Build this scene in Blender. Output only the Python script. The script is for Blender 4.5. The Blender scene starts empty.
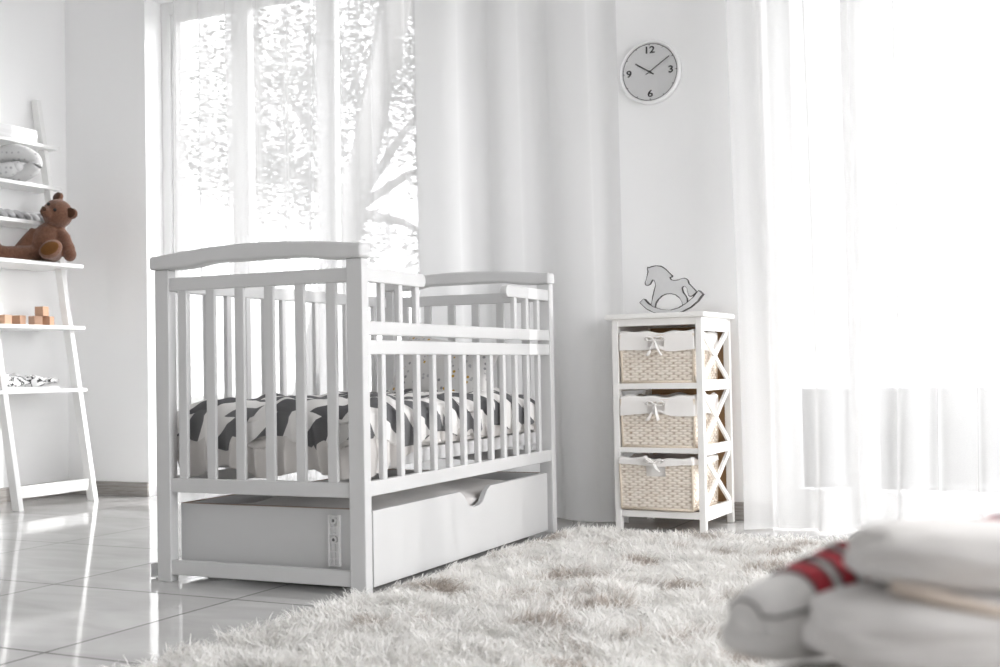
import bpy, bmesh, math, random
import numpy as np
from mathutils import Vector, Matrix, noise
PI = math.pi
random.seed(7)
rng = np.random.default_rng(7)
scene = bpy.context.scene
COL = scene.collection

# ------------------------------------------------------------------ materials
def new_mat(name):
    m = bpy.data.materials.new(name); m.use_nodes = True
    nt = m.node_tree
    for n in list(nt.nodes): nt.nodes.remove(n)
    out = nt.nodes.new('ShaderNodeOutputMaterial')
    return m, nt, out
def N(nt, typ, **kw):
    n = nt.nodes.new(typ)
    for k, v in kw.items():
        if k.startswith('i_'):
            key = k[2:]
            key = int(key) if key.isdigit() else key.replace('_', ' ')
            n.inputs[key].default_value = v
        else: setattr(n, k, v)
    return n
def rgba(c): return (c[0], c[1], c[2], 1.0)
def paint(name, col, rough=0.4, nscale=40, var=0.03, bump=0.0, bscale=200, spec=0.5, sheen=0.0, stretch=None, coords='Object'):
    """plain surface: a little colour mottling and a fine bump, all from noise"""
    m, nt, out = new_mat(name)
    b = N(nt, 'ShaderNodeBsdfPrincipled'); b.inputs['Roughness'].default_value = rough
    b.inputs['Specular IOR Level'].default_value = spec
    if sheen: b.inputs['Sheen Weight'].default_value = sheen
    tc = N(nt, 'ShaderNodeTexCoord'); src = tc.outputs[coords]
    if stretch:
        mp = N(nt, 'ShaderNodeMapping'); mp.inputs['Scale'].default_value = stretch
        nt.links.new(src, mp.inputs[0]); src = mp.outputs[0]
    no = N(nt, 'ShaderNodeTexNoise'); no.inputs['Scale'].default_value = nscale; no.inputs['Detail'].default_value = 4
    nt.links.new(src, no.inputs['Vector'])
    mix = N(nt, 'ShaderNodeMix', data_type='RGBA')
    mix.inputs['A'].default_value = rgba([max(0, c*(1-var)) for c in col])
    mix.inputs['B'].default_value = rgba([min(1, c*(1+var)) for c in col])
    nt.links.new(no.outputs['Fac'], mix.inputs['Factor'])
    nt.links.new(mix.outputs['Result'], b.inputs['Base Color'])
    if bump:
        n2 = N(nt, 'ShaderNodeTexNoise'); n2.inputs['Scale'].default_value = bscale; n2.inputs['Detail'].default_value = 3
        nt.links.new(src, n2.inputs['Vector'])
        bp = N(nt, 'ShaderNodeBump'); bp.inputs['Strength'].default_value = bump; bp.inputs['Distance'].default_value = 0.004
        nt.links.new(n2.outputs['Fac'], bp.inputs['Height']); nt.links.new(bp.outputs[0], b.inputs['Normal'])
    nt.links.new(b.outputs[0], out.inputs[0])
    return m

M = {}
M['wall'] = paint('wall_paint', (.92,.92,.92), .55, 3, .01, .03, 300, .3)
M['ceiling'] = paint('ceiling_paint', (.85,.85,.85), .8, 3, .01)
M['white'] = paint('white_lacquer', (.62,.62,.62), .32, 30, .015, .05, 90, .5, stretch=(1,1,.15))
M['shelfwhite'] = paint('white_shelf_lacquer', (.84,.84,.83), .22, 30, .01)
M['drawer'] = paint('white_laminate', (.60,.60,.60), .28, 10, .01)
M['ply'] = paint('raw_board_edge', (.30,.22,.17), .7, 60, .2)
M['dresser'] = paint('white_chalk_paint', (.86,.85,.83), .45, 40, .02, .05, 120)
M['rawwood'] = paint('raw_wood', (.42,.26,.13), .6, 12, .25, stretch=(1,10,10))
M['wicker'] = paint('cream_wicker', (.72,.63,.52), .6, 120, .15, .2, 400)
M['liner'] = paint('cotton_liner', (.88,.86,.84), .85, 60, .02, .1, 500)
M['sheet'] = paint('cotton_sheet', (.66,.635,.615), .9, 20, .05, .1, 300)
M['mattress'] = paint('mattress_cloth', (.78,.76,.73), .9, 30, .03, .1, 300)
M['black'] = paint('black_paint', (.02,.02,.02), .5, 30, .1)
M['dark'] = paint('worn_dark_edge', (.05,.045,.045), .7, 90, .5)
M['horse'] = paint('light_grey_paint', (.64,.64,.645), .55, 50, .06)
M['clockface'] = paint('clock_face', (.80,.80,.80), .5, 20, .01)
M['clockrim'] = paint('clock_rim', (.86,.86,.86), .3, 20, .01)
M['bear'] = paint('brown_plush', (.165,.080,.051), .95, 120, .6, 1.0, 330, .1, .25)
M['bearpad'] = paint('ochre_felt_pad', (.12,.05,.012), .95, 60, .15, .2, 300, .1, .3)
M['bearear'] = paint('dark_brown_felt', (.06,.026,.013), .95, 60, .15, .2, 300, .1, .3)
M['gloss_black'] = paint('black_bead', (.008,.008,.008), .12, 10, .1)
M['block'] = paint('beech_block', (.48,.29,.19), .5, 18, .12, stretch=(1,1,8))
M['plastic'] = paint('pale_plastic', (.82,.82,.82), .4, 20, .02)
M['holedark'] = paint('screw_steel', (.12,.12,.12), .4, 20, .1)
M['frame'] = paint('window_frame_white', (.82,.82,.82), .35, 20, .01)
M['knit'] = paint('grey_knit', (.50,.50,.51), .95, 60, .12, .6, 260, .1)
M['sneaker'] = paint('white_leather', (.68,.665,.65), .5, 30, .03, .1, 300)
M['rubber'] = paint('pale_rubber', (.62,.605,.59), .55, 30, .03)
M['red'] = paint('crimson_band', (.33,.012,.025), .7, 60, .1, .1, 300)
M['seam'] = paint('grey_seam', (.16,.15,.15), .8, 60, .1)
M['garment'] = paint('white_cotton_garment', (.63,.61,.595), .95, 30, .04, .15, 250, .1, .2)
M['garmentin'] = paint('beige_facing', (.56,.48,.41), .95, 30, .06, .15, 250, .1, .2)
M['bench'] = paint('off_white_boucle', (.62,.60,.58), .95, 80, .1, .8, 160, .1, .3)
M['bench_leg'] = paint('pale_wood_leg', (.45,.33,.22), .5, 20, .15)
M['terrace'] = paint('terrace_stone', (.17,.17,.17), .8, 6, .1, .1, 40)
M['lawn'] = paint('lawn', (.16,.165,.15), .9, 14, .3)
M['bark'] = paint('bark', (.20,.197,.193), .9, 12, .3, .6, 30)
M['leaf'] = paint('leaf', (.25,.255,.245), .6, 3, .35)
M['hedge'] = paint('hedge_leaf', (.09,.095,.085), .7, 9, .3)
M['box'] = paint('white_box_card', (.80,.80,.80), .6, 20, .02)
M['paper'] = paint('white_paper', (.75,.75,.75), .5, 20, .03)
M['ribbon'] = paint('white_ribbon', (.90,.88,.86), .7, 60, .02)

def floor_mat():
    m, nt, out = new_mat('glossy_floor_tile'); L = nt.links
    tc = N(nt, 'ShaderNodeTexCoord'); sep = N(nt, 'ShaderNodeSeparateXYZ'); L.new(tc.outputs['Object'], sep.inputs[0])
    T = 0.61
    def line(sock, off):
        a = N(nt, 'ShaderNodeMath', operation='SUBTRACT'); a.inputs[1].default_value = off; L.new(sock, a.inputs[0])
        d = N(nt, 'ShaderNodeMath', operation='DIVIDE'); d.inputs[1].default_value = T; L.new(a.outputs[0], d.inputs[0])
        fl = N(nt, 'ShaderNodeMath', operation='FLOOR'); L.new(d.outputs[0], fl.inputs[0])
        pp = N(nt, 'ShaderNodeMath', operation='PINGPONG'); pp.inputs[1].default_value = .5; L.new(d.outputs[0], pp.inputs[0])
        lt = N(nt, 'ShaderNodeMath', operation='LESS_THAN'); lt.inputs[1].default_value = .0032/T; L.new(pp.outputs[0], lt.inputs[0])
        return lt.outputs[0], fl.outputs[0]
    lx, fx = line(sep.outputs[0], -3.1719); ly, fy = line(sep.outputs[1], 1.8387)
    g = N(nt, 'ShaderNodeMath', operation='MAXIMUM'); L.new(lx, g.inputs[0]); L.new(ly, g.inputs[1])
    cmb = N(nt, 'ShaderNodeCombineXYZ'); L.new(fx, cmb.inputs[0]); L.new(fy, cmb.inputs[1])
    wn = N(nt, 'ShaderNodeTexWhiteNoise'); L.new(cmb.outputs[0], wn.inputs['Vector'])
    no = N(nt, 'ShaderNodeTexNoise'); no.inputs['Scale'].default_value = 2.2; no.inputs['Detail'].default_value = 8; no.inputs['Distortion'].default_value = 1.2
    mp = N(nt, 'ShaderNodeMapping'); mp.inputs['Scale'].default_value = (1, 3, 1); L.new(tc.outputs['Object'], mp.inputs[0])
    add = N(nt, 'ShaderNodeVectorMath', operation='ADD'); L.new(mp.outputs[0], add.inputs[0])
    sc = N(nt, 'ShaderNodeVectorMath', operation='SCALE'); sc.inputs['Scale'].default_value = 7; L.new(cmb.outputs[0], sc.inputs[0]); L.new(sc.outputs[0], add.inputs[1])
    L.new(add.outputs[0], no.inputs['Vector'])
    cr = N(nt, 'ShaderNodeValToRGB'); cr.color_ramp.elements[0].position = .35; cr.color_ramp.elements[1].position = .7
    cr.color_ramp.elements[0].color = (.53,.525,.515,1); cr.color_ramp.elements[1].color = (.62,.615,.605,1)
    L.new(no.outputs['Fac'], cr.inputs[0])
    mx = N(nt, 'ShaderNodeMix', data_type='RGBA'); L.new(g.outputs[0], mx.inputs['Factor']); L.new(cr.outputs[0], mx.inputs['A'])
    mx.inputs['B'].default_value = (.05,.045,.042,1)
    b = N(nt, 'ShaderNodeBsdfPrincipled'); L.new(mx.outputs['Result'], b.inputs['Base Color'])
    rr = N(nt, 'ShaderNodeMapRange'); rr.inputs['To Min'].default_value = .07; rr.inputs['To Max'].default_value = .6; L.new(g.outputs[0], rr.inputs['Value'])
    L.new(rr.outputs[0], b.inputs['Roughness']); b.inputs['Specular IOR Level'].default_value = .65
    L.new(b.outputs[0], out.inputs[0]); return m
M['floor'] = floor_mat()

def baseboard_mat():
    m, nt, out = new_mat('grey_oak_baseboard'); L = nt.links
    tc = N(nt, 'ShaderNodeTexCoord'); mp = N(nt, 'ShaderNodeMapping'); mp.inputs['Scale'].default_value = (3, 3, 60); L.new(tc.outputs['Object'], mp.inputs[0])
    no = N(nt, 'ShaderNodeTexNoise'); no.inputs['Scale'].default_value = 3; no.inputs['Detail'].default_value = 8; no.inputs['Distortion'].default_value = .6; L.new(mp.outputs[0], no.inputs['Vector'])
    cr = N(nt, 'ShaderNodeValToRGB'); cr.color_ramp.elements[0].color = (.22,.20,.185,1); cr.color_ramp.elements[1].color = (.42,.40,.38,1)
    cr.color_ramp.elements[0].position = .3; cr.color_ramp.elements[1].position = .7
    L.new(no.outputs['Fac'], cr.inputs[0])
    b = N(nt, 'ShaderNodeBsdfPrincipled'); b.inputs['Roughness'].default_value = .5; L.new(cr.outputs[0], b.inputs['Base Color']); L.new(b.outputs[0], out.inputs[0]); return m
M['baseboard'] = baseboard_mat()

def cloth_mat(name, col, transp, transl, wscale=900):
    """thin woven curtain cloth: holes between threads let light straight through, threads scatter it"""
    m, nt, out = new_mat(name); L = nt.links
    tc = N(nt, 'ShaderNodeTexCoord')
    mp = N(nt, 'ShaderNodeMapping'); mp.inputs['Scale'].default_value = (240, 240, 700); L.new(tc.outputs['Object'], mp.inputs[0])
    no = N(nt, 'ShaderNodeTexNoise'); no.inputs['Scale'].default_value = 1; no.inputs['Detail'].default_value = 3; L.new(mp.outputs[0], no.inputs['Vector'])
    mr = N(nt, 'ShaderNodeMapRange'); mr.inputs['From Min'].default_value = .3; mr.inputs['From Max'].default_value = .7
    mr.inputs['To Min'].default_value = max(0, transp*.9); mr.inputs['To Max'].default_value = transp*1.1; L.new(no.outputs['Fac'], mr.inputs['Value'])
    df = N(nt, 'ShaderNodeBsdfDiffuse'); df.inputs['Color'].default_value = rgba(col)
    tl = N(nt, 'ShaderNodeBsdfTranslucent'); tl.inputs['Color'].default_value = rgba(col)
    m1 = N(nt, 'ShaderNodeMixShader'); m1.inputs[0].default_value = transl; L.new(df.outputs[0], m1.inputs[1]); L.new(tl.outputs[0], m1.inputs[2])
    tr = N(nt, 'ShaderNodeBsdfTransparent')
    # seen slantwise the threads close up: openness ** (1/cos)
    lw = N(nt, 'ShaderNodeLayerWeight'); lw.inputs['Blend'].default_value = .5
    cs_ = N(nt, 'ShaderNodeMath', operation='SUBTRACT'); cs_.inputs[0].default_value = 1.02; L.new(lw.outputs['Facing'], cs_.inputs[1])
    iv = N(nt, 'ShaderNodeMath', operation='DIVIDE'); iv.inputs[0].default_value = 1; L.new(cs_.outputs[0], iv.inputs[1])
    op = N(nt, 'ShaderNodeMath', operation='POWER'); L.new(mr.outputs[0], op.inputs[0]); L.new(iv.outputs[0], op.inputs[1])
    m2 = N(nt, 'ShaderNodeMixShader'); L.new(op.outputs[0], m2.inputs[0]); L.new(m1.outputs[0], m2.inputs[1]); L.new(tr.outputs[0], m2.inputs[2])
    L.new(m2.outputs[0], out.inputs[0]); return m
M['sheer'] = cloth_mat('sheer_voile', (.78,.78,.78), .28, .17)
M['drape'] = cloth_mat('white_linen_drape', (.84,.84,.84), 0, .42)

def glass_mat():
    m, nt, out = new_mat('window_glass'); L = nt.links
    lw = N(nt, 'ShaderNodeLayerWeight'); lw.inputs['Blend'].default_value = .5
    pw_ = N(nt, 'ShaderNodeMath', operation='POWER'); pw_.inputs[1].default_value = 5; L.new(lw.outputs['Facing'], pw_.inputs[0])
    fr = N(nt, 'ShaderNodeMapRange'); fr.inputs['To Min'].default_value = .03; fr.inputs['To Max'].default_value = .7; L.new(pw_.outputs[0], fr.inputs['Value'])
    gl = N(nt, 'ShaderNodeBsdfGlossy'); gl.inputs['Roughness'].default_value = .02
    tr = N(nt, 'ShaderNodeBsdfTransparent'); tr.inputs['Color'].default_value = (.97,.97,.97,1)
    mx = N(nt, 'ShaderNodeMixShader'); L.new(fr.outputs[0], mx.inputs[0]); L.new(tr.outputs[0], mx.inputs[1]); L.new(gl.outputs[0], mx.inputs[2])
    L.new(mx.outputs[0], out.inputs[0]); return m
M['glass'] = glass_mat()

def uv_pattern(name, build, rough=.95, bump=.15, bscale=220):
    m, nt, out = new_mat(name); L = nt.links
    tc = N(nt, 'ShaderNodeTexCoord')
    b = N(nt, 'ShaderNodeBsdfPrincipled'); b.inputs['Roughness'].default_value = rough; b.inputs['Specular IOR Level'].default_value = .15
    L.new(build(nt, tc), b.inputs['Base Color'])
    n2 = N(nt, 'ShaderNodeTexNoise'); n2.inputs['Scale'].default_value = bscale; L.new(tc.outputs['Object'], n2.inputs['Vector'])
    bp = N(nt, 'ShaderNodeBump'); bp.inputs['Strength'].default_value = bump; bp.inputs['Distance'].default_value = .003; L.new(n2.outputs['Fac'], bp.inputs['Height'])
    L.new(bp.outputs[0], b.inputs['Normal']); L.new(b.outputs[0], out.inputs[0]); return m
def duvet_pat(nt, tc):
    L = nt.links
    sep = N(nt, 'ShaderNodeSeparateXYZ'); L.new(tc.outputs['UV'], sep.inputs[0])   # metres on the cloth
    def math_(op, a, b=None):
        n = N(nt, 'ShaderNodeMath', operation=op)
        for i, x in enumerate((a, b)):
            if x is None: continue
            if isinstance(x, (int, float)): n.inputs[i].default_value = x
            else: L.new(x, n.inputs[i])
        return n.outputs[0]
    u = math_('DIVIDE', sep.outputs[0], .118); v = math_('DIVIDE', sep.outputs[1], .105)
    row = math_('FLOOR', v); fv = math_('SUBTRACT', v, row)
    u2 = math_('ADD', u, math_('MULTIPLY', row, .42))
    sk = math_('ADD', u2, math_('MULTIPLY', fv, -.85))
    fu = math_('SUBTRACT', sk, math_('FLOOR', sk))
    thr = math_('ADD', math_('MULTIPLY', fv, -.38), .72)
    dk = math_('LESS_THAN', fu, thr)
    cell = math_('ADD', math_('FLOOR', sk), math_('MULTIPLY', row, 17.3))
    wn = N(nt, 'ShaderNodeTexWhiteNoise', noise_dimensions='1D'); L.new(cell, wn.inputs['W'])
    cr = N(nt, 'ShaderNodeValToRGB'); cr.color_ramp.elements[0].color = (.12,.12,.125,1); cr.color_ramp.elements[1].color = (.19,.19,.195,1); L.new(wn.outputs['Value'], cr.inputs[0])
    mx = N(nt, 'ShaderNodeMix', data_type='RGBA'); L.new(dk, mx.inputs['Factor'])
    mx.inputs['A'].default_value = (.80,.785,.77,1); L.new(cr.outputs[0], mx.inputs['B'])
    return mx.outputs['Result']
M['duvet'] = uv_pattern('triangle_print_duvet', duvet_pat)
def dots_pat(scale, rad, base, cols, coords='UV', rnd=1.0):
    def f(nt, tc):
        L = nt.links
        vo = N(nt, 'ShaderNodeTexVoronoi'); vo.inputs['Scale'].default_value = scale; vo.inputs['Randomness'].default_value = rnd
        L.new(tc.outputs[coords], vo.inputs['Vector'])
        lt = N(nt, 'ShaderNodeMath', operation='LESS_THAN'); lt.inputs[1].default_value = rad; L.new(vo.outputs['Distance'], lt.inputs[0])
        sp = N(nt, 'ShaderNodeSeparateColor'); L.new(vo.outputs['Color'], sp.inputs[0])
        cr = N(nt, 'ShaderNodeValToRGB'); cr.color_ramp.interpolation = 'CONSTANT'
        for i, (p_, c_) in enumerate(cols):
            e = cr.color_ramp.elements[i] if i < 2 else cr.color_ramp.elements.new(p_)
            e.position = p_; e.color = rgba(c_)
        L.new(sp.outputs[0], cr.inputs[0])
        mx = N(nt, 'ShaderNodeMix', data_type='RGBA'); L.new(lt.outputs[0], mx.inputs['Factor']); mx.inputs['A'].default_value = rgba(base); L.new(cr.outputs[0], mx.inputs['B'])
        return mx.outputs['Result']
    return f
M['pillow'] = uv_pattern('confetti_print', dots_pat(58, .30, (.60,.59,.58), [(0,(.60,.59,.58)),(.25,(.28,.28,.29)),(.5,(.40,.40,.41)),(.78,(.48,.30,.07))]))
M['starpillow'] = uv_pattern('grey_dotted_cotton', dots_pat(42, .24, (.60,.60,.60), [(0,(.36,.36,.37)),(.5,(.42,.42,.43))], 'Object', .25))
def scribble_pat(nt, tc):
    L = nt.links
    w = N(nt, 'ShaderNodeTexWave'); w.inputs['Scale'].default_value = 9; w.inputs['Distortion'].default_value = 14; w.inputs['Detail'].default_value = 3; w.inputs['Detail Scale'].default_value = 2
    L.new(tc.outputs['Object'], w.inputs['Vector'])
    cr = N(nt, 'ShaderNodeValToRGB'); cr.color_ramp.elements[0].position = .10; cr.color_ramp.elements[1].position = .16
    cr.color_ramp.elements[0].color = (.03,.03,.03,1); cr.color_ramp.elements[1].color = (.78,.78,.78,1); L.new(w.outputs['Fac'], cr.inputs[0])
    return cr.outputs[0]
M['scribble'] = uv_pattern('white_cloth_black_lines', scribble_pat, .6)
def rug_mat():
    m, nt, out = new_mat('shaggy_rug_yarn'); L = nt.links
    b = N(nt, 'ShaderNodeBsdfPrincipled'); b.inputs['Roughness'].default_value = .8; b.inputs['Specular IOR Level'].default_value = .2
    at = N(nt, 'ShaderNodeAttribute', attribute_name='tone')
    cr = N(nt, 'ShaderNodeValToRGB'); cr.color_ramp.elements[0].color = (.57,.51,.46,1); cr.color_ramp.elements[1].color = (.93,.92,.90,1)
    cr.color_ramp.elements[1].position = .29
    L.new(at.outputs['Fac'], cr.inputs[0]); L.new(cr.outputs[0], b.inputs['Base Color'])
    tl = N(nt, 'ShaderNodeBsdfTranslucent'); L.new(cr.outputs[0], tl.inputs['Color'])
    mx = N(nt, 'ShaderNodeMixShader'); mx.inputs[0].default_value = .25; L.new(b.outputs[0], mx.inputs[1]); L.new(tl.outputs[0], mx.inputs[2])
    L.new(mx.outputs[0], out.inputs[0]); return m
M['rug'] = rug_mat()

def weave_mat():
    m, nt, out = new_mat('woven_wicker'); L = nt.links
    at = N(nt, 'ShaderNodeAttribute', attribute_name='weave'); no = N(nt, 'ShaderNodeTexNoise'); no.inputs['Scale'].default_value = 45
    tc = N(nt, 'ShaderNodeTexCoord'); L.new(tc.outputs['Object'], no.inputs['Vector'])
    cr = N(nt, 'ShaderNodeValToRGB'); cr.color_ramp.elements[0].color = (.40,.30,.22,1); cr.color_ramp.elements[1].color = (.86,.81,.74,1); cr.color_ramp.elements[1].position = .62
    cr.color_ramp.elements[0].position = .12
    L.new(at.outputs['Fac'], cr.inputs[0])
    mx = N(nt, 'ShaderNodeMix', data_type='RGBA', blend_type='MULTIPLY'); mx.inputs['Factor'].default_value = .5; L.new(cr.outputs[0], mx.inputs['A'])
    c2 = N(nt, 'ShaderNodeValToRGB'); c2.color_ramp.elements[0].color = (.75,.66,.58,1); c2.color_ramp.elements[1].color = (1,1,1,1); L.new(no.outputs['Fac'], c2.inputs[0]); L.new(c2.outputs[0], mx.inputs['B'])
    b = N(nt, 'ShaderNodeBsdfPrincipled'); b.inputs['Roughness'].default_value = .6; L.new(mx.outputs['Result'], b.inputs['Base Color']); L.new(b.outputs[0], out.inputs[0]); return m
M['weave'] = weave_mat()

# ------------------------------------------------------------------ helpers
def obj(name, bm, mats, parent=None, smooth=False, bevel=0, seg=2, loc=None, rot=None, sub=0):
    me = bpy.data.meshes.new(name)
    bmesh.ops.recalc_face_normals(bm, faces=bm.faces[:])
    bm.to_mesh(me); bm.free()
    if not isinstance(mats, (list, tuple)): mats = [mats]
    for m in mats: me.materials.append(m)
    if smooth:
        for p in me.polygons: p.use_smooth = True
    o = bpy.data.objects.new(name, me); COL.objects.link(o)
    if parent: o.parent = parent
    if loc: o.location = loc
    if rot: o.rotation_euler = rot
    if bevel:
        b = o.modifiers.new('bevel', 'BEVEL'); b.width = bevel; b.segments = seg; b.limit_method = 'ANGLE'; b.angle_limit = math.radians(40)
    if sub:
        s = o.modifiers.new('sub', 'SUBSURF'); s.levels = sub; s.render_levels = sub
    return o
def tag(o, label=None, cat=None, group=None, kind=None):
    if label: o['label'] = label
    if cat: o['category'] = cat
    if group: o['group'] = group
    if kind: o['kind'] = kind
    return o
def thing(name, label, cat, loc=(0,0,0), rz=0, group=None):
    o = bpy.data.objects.new(name, None); COL.objects.link(o); o.empty_display_size = .05
    o.location = loc; o.rotation_euler = (0,0,rz); return tag(o, label, cat, group)
def dup(root, loc, label):
    r = root.copy(); COL.objects.link(r); r.location = loc; r['label'] = label
    for ch in list(root.children):
        c = ch.copy(); COL.objects.link(c); c.parent = r
        for g in list(ch.children):
            d = g.copy(); COL.objects.link(d); d.parent = c
    return r
def BM(): return bmesh.new()
def box(bm, x0, x1, y0, y1, z0, z1, mi=0):
    v = [bm.verts.new(p) for p in ((x0,y0,z0),(x1,y0,z0),(x1,y1,z0),(x0,y1,z0),(x0,y0,z1),(x1,y0,z1),(x1,y1,z1),(x0,y1,z1))]
    for f in ((0,3,2,1),(4,5,6,7),(0,1,5,4),(1,2,6,5),(2,3,7,6),(3,0,4,7)):
        bm.faces.new([v[i] for i in f]).material_index = mi
    return v
def boxo(name, b, mat, parent=None, bevel=.002, **k):
    bm = BM(); box(bm, *b); return obj(name, bm, mat, parent, bevel=bevel, **k)
def bar(bm, a, b, w, d, nrm=(0,1,0)):
    """square bar from a to b, w across and d along nrm"""
    a, b, n = Vector(a), Vector(b), Vector(nrm).normalized()
    t = (b-a).normalized(); s = t.cross(n).normalized(); n = s.cross(t).normalized()
    v = []
    for p in (a, b):
        for i, j in ((-1,-1),(1,-1),(1,1),(-1,1)): v.append(bm.verts.new(p + s*w/2*i + n*d/2*j))
    for f in ((0,3,2,1),(4,5,6,7),(0,1,5,4),(1,2,6,5),(2,3,7,6),(3,0,4,7)): bm.faces.new([v[i] for i in f])
def tube(bm, pts, r, n=8, flat=1.0, mi=0, cap=True):
    pts = [Vector(p) for p in pts]; rings = []
    for i, p in enumerate(pts):
        t = (pts[min(i+1,len(pts)-1)] - pts[max(i-1,0)]).normalized()
        up = Vector((0,0,1)) if abs(t.z) < .9 else Vector((1,0,0))
        s = t.cross(up).normalized(); u = s.cross(t).normalized()
        rr = r[i] if isinstance(r, (list, tuple)) else r
        rings.append([bm.verts.new(p + (s*math.cos(2*PI*k/n) + u*math.sin(2*PI*k/n)*flat)*rr) for k in range(n)])
    for a, b in zip(rings, rings[1:]):
        for k in range(n): bm.faces.new((a[k], a[(k+1)%n], b[(k+1)%n], b[k])).material_index = mi
    if cap:
        bm.faces.new(rings[0][::-1]).material_index = mi; bm.faces.new(rings[-1]).material_index = mi
def ellipsoid(bm, c, r, mat=None, nu=24, nv=16, mi=0):
    mt = Matrix.Translation(Vector(c)) @ (mat.to_4x4() if mat else Matrix.Identity(4)) @ Matrix.Diagonal((r[0], r[1], r[2], 1))
    ret = bmesh.ops.create_uvsphere(bm, u_segments=nu, v_segments=nv, radius=1, matrix=mt)
    if mi:
        for v in ret['verts']:
            for f in v.link_faces: f.material_index = mi
    return ret['verts']
def lathe(bm, prof, n=48, axis='Y', mi=0):
    rings = []
    for r, h in prof:
        if axis == 'Y': rings.append([bm.verts.new((r*math.cos(2*PI*k/n), h, r*math.sin(2*PI*k/n))) for k in range(n)])
        else: rings.append([bm.verts.new((r*math.cos(2*PI*k/n), r*math.sin(2*PI*k/n), h)) for k in range(n)])
    for a, b in zip(rings, rings[1:]):
        for k in range(n): bm.faces.new((a[k], a[(k+1)%n], b[(k+1)%n], b[k])).material_index = mi
    return rings
def prism(bm, poly, y0, y1, side_mi=0):
    """polygon in x,z pushed from y0 to y1"""
    a = [bm.verts.new((x, y0, z)) for x, z in poly]; b = [bm.verts.new((x, y1, z)) for x, z in poly]
    bm.faces.new(a); bm.faces.new(b[::-1]); n = len(poly)
    for i in range(n): bm.faces.new((a[i], b[i], b[(i+1)%n], a[(i+1)%n])).material_index = side_mi
def grid(nu, nv, f, uvf=None, bm=None, mi=0, closed=False):
    bm = bm or BM()
    V = [[bm.verts.new(f(i/(nu-1), j/(nv-1))) for j in range(nv)] for i in range(nu)]
    uvl = bm.loops.layers.uv.verify() if uvf else None
    for i in range(nu-1):
        for j in range(nv-1):
            fc = bm.faces.new((V[i][j], V[i+1][j], V[i+1][j+1], V[i][j+1])); fc.material_index = mi
            if uvf:
                for lp, (a, b) in zip(fc.loops, ((i,j),(i+1,j),(i+1,j+1),(i,j+1))): lp[uvl].uv = uvf(a/(nu-1), b/(nv-1))
    return bm
def sm(x, a, b):
    t = max(0, min(1, (x-a)/(b-a))); return t*t*(3-2*t)
def nz(x, y, z, s=1.0): return noise.noise(Vector((x*s, y*s, z*s)))

# ------------------------------------------------------------------ camera
RV = Vector((0.89745167, 0.44074592, -0.01798702)); UV_ = Vector((0.0284623, -0.01716739, 0.99944744)); FV = Vector((-0.44019359, 0.89746772, 0.02795155))
cam_d = bpy.data.cameras.new('camera'); cam = bpy.data.objects.new('camera', cam_d); COL.objects.link(cam)
cam.matrix_world = Matrix(((RV.x, UV_.x, -FV.x, 0), (RV.y, UV_.y, -FV.y, 0), (RV.z, UV_.z, -FV.z, .5656), (0,0,0,1)))
cam_d.sensor_fit = 'HORIZONTAL'; cam_d.sensor_width = 36; cam_d.lens = 1219.96*36/1000; cam_d.clip_start = .05
cam_d.dof.use_dof = True; cam_d.dof.focus_distance = 3.7; cam_d.dof.aperture_fstop = 4.4; cam_d.dof.aperture_blades = 0
scene.camera = cam

# ------------------------------------------------------------------ room
XL, XR, YB, YR, H = -4.45, 1.9, 4.35, -2.2, 2.75
def struct(o): o['kind'] = 'structure'; return o
struct(boxo('floor', (XL-.2, XR+.2, YR-.2, YB+.2, -.12, 0), M['floor'], bevel=0))
struct(boxo('ceiling', (XL-.2, XR+.2, YR-.2, YB+.2, H, H+.12), M['ceiling'], bevel=0))
struct(boxo('wall_left', (XL-.2, XL, YR-.2, YB+.2, 0, H), M['wall'], bevel=0))
FILL_WIN = (.30, 3.45)                                                  # added window in the right wall, out of view, to brighten the room
bm = BM()
for y0, y1, z0, z1 in ((YR-.2, FILL_WIN[0], 0, H), (FILL_WIN[1], YB+.2, 0, H), (FILL_WIN[0], FILL_WIN[1], 2.5, H), (FILL_WIN[0], FILL_WIN[1], 0, .1)): box(bm, XR, XR+.2, y0, y1, z0, z1)
struct(obj('wall_right', bm, M['wall']))
struct(boxo('wall_rear', (XL, XR, YR-.2, YR, 0, H), M['wall'], bevel=0))
W1 = (-3.95, -2.36); W2 = (-1.06, 1.35); HEAD = 2.32
bm = BM()
for x0, x1, z0, z1 in ((XL, W1[0], 0, H), (W1[1], W2[0], 0, H), (W2[1], XR, 0, H), (W1[0], W1[1], HEAD, H), (W2[0], W2[1], HEAD, H)):
    box(bm, x0, x1, YB, YB+.2, z0, z1)
struct(obj('wall_back', bm, M['wall']))
bm = BM(); box(bm, XL, W1[0], YB-.012, YB, 0, .065); box(bm, W1[1], W2[0], YB-.012, YB, 0, .065)
struct(obj('baseboard_back', bm, M['baseboard'], bevel=.002))
bm = BM(); box(bm, XL, XL+.012, YR, YB-.012, 0, .065)
struct(obj('baseboard_left', bm, M['baseboard'], bevel=.002))
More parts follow.
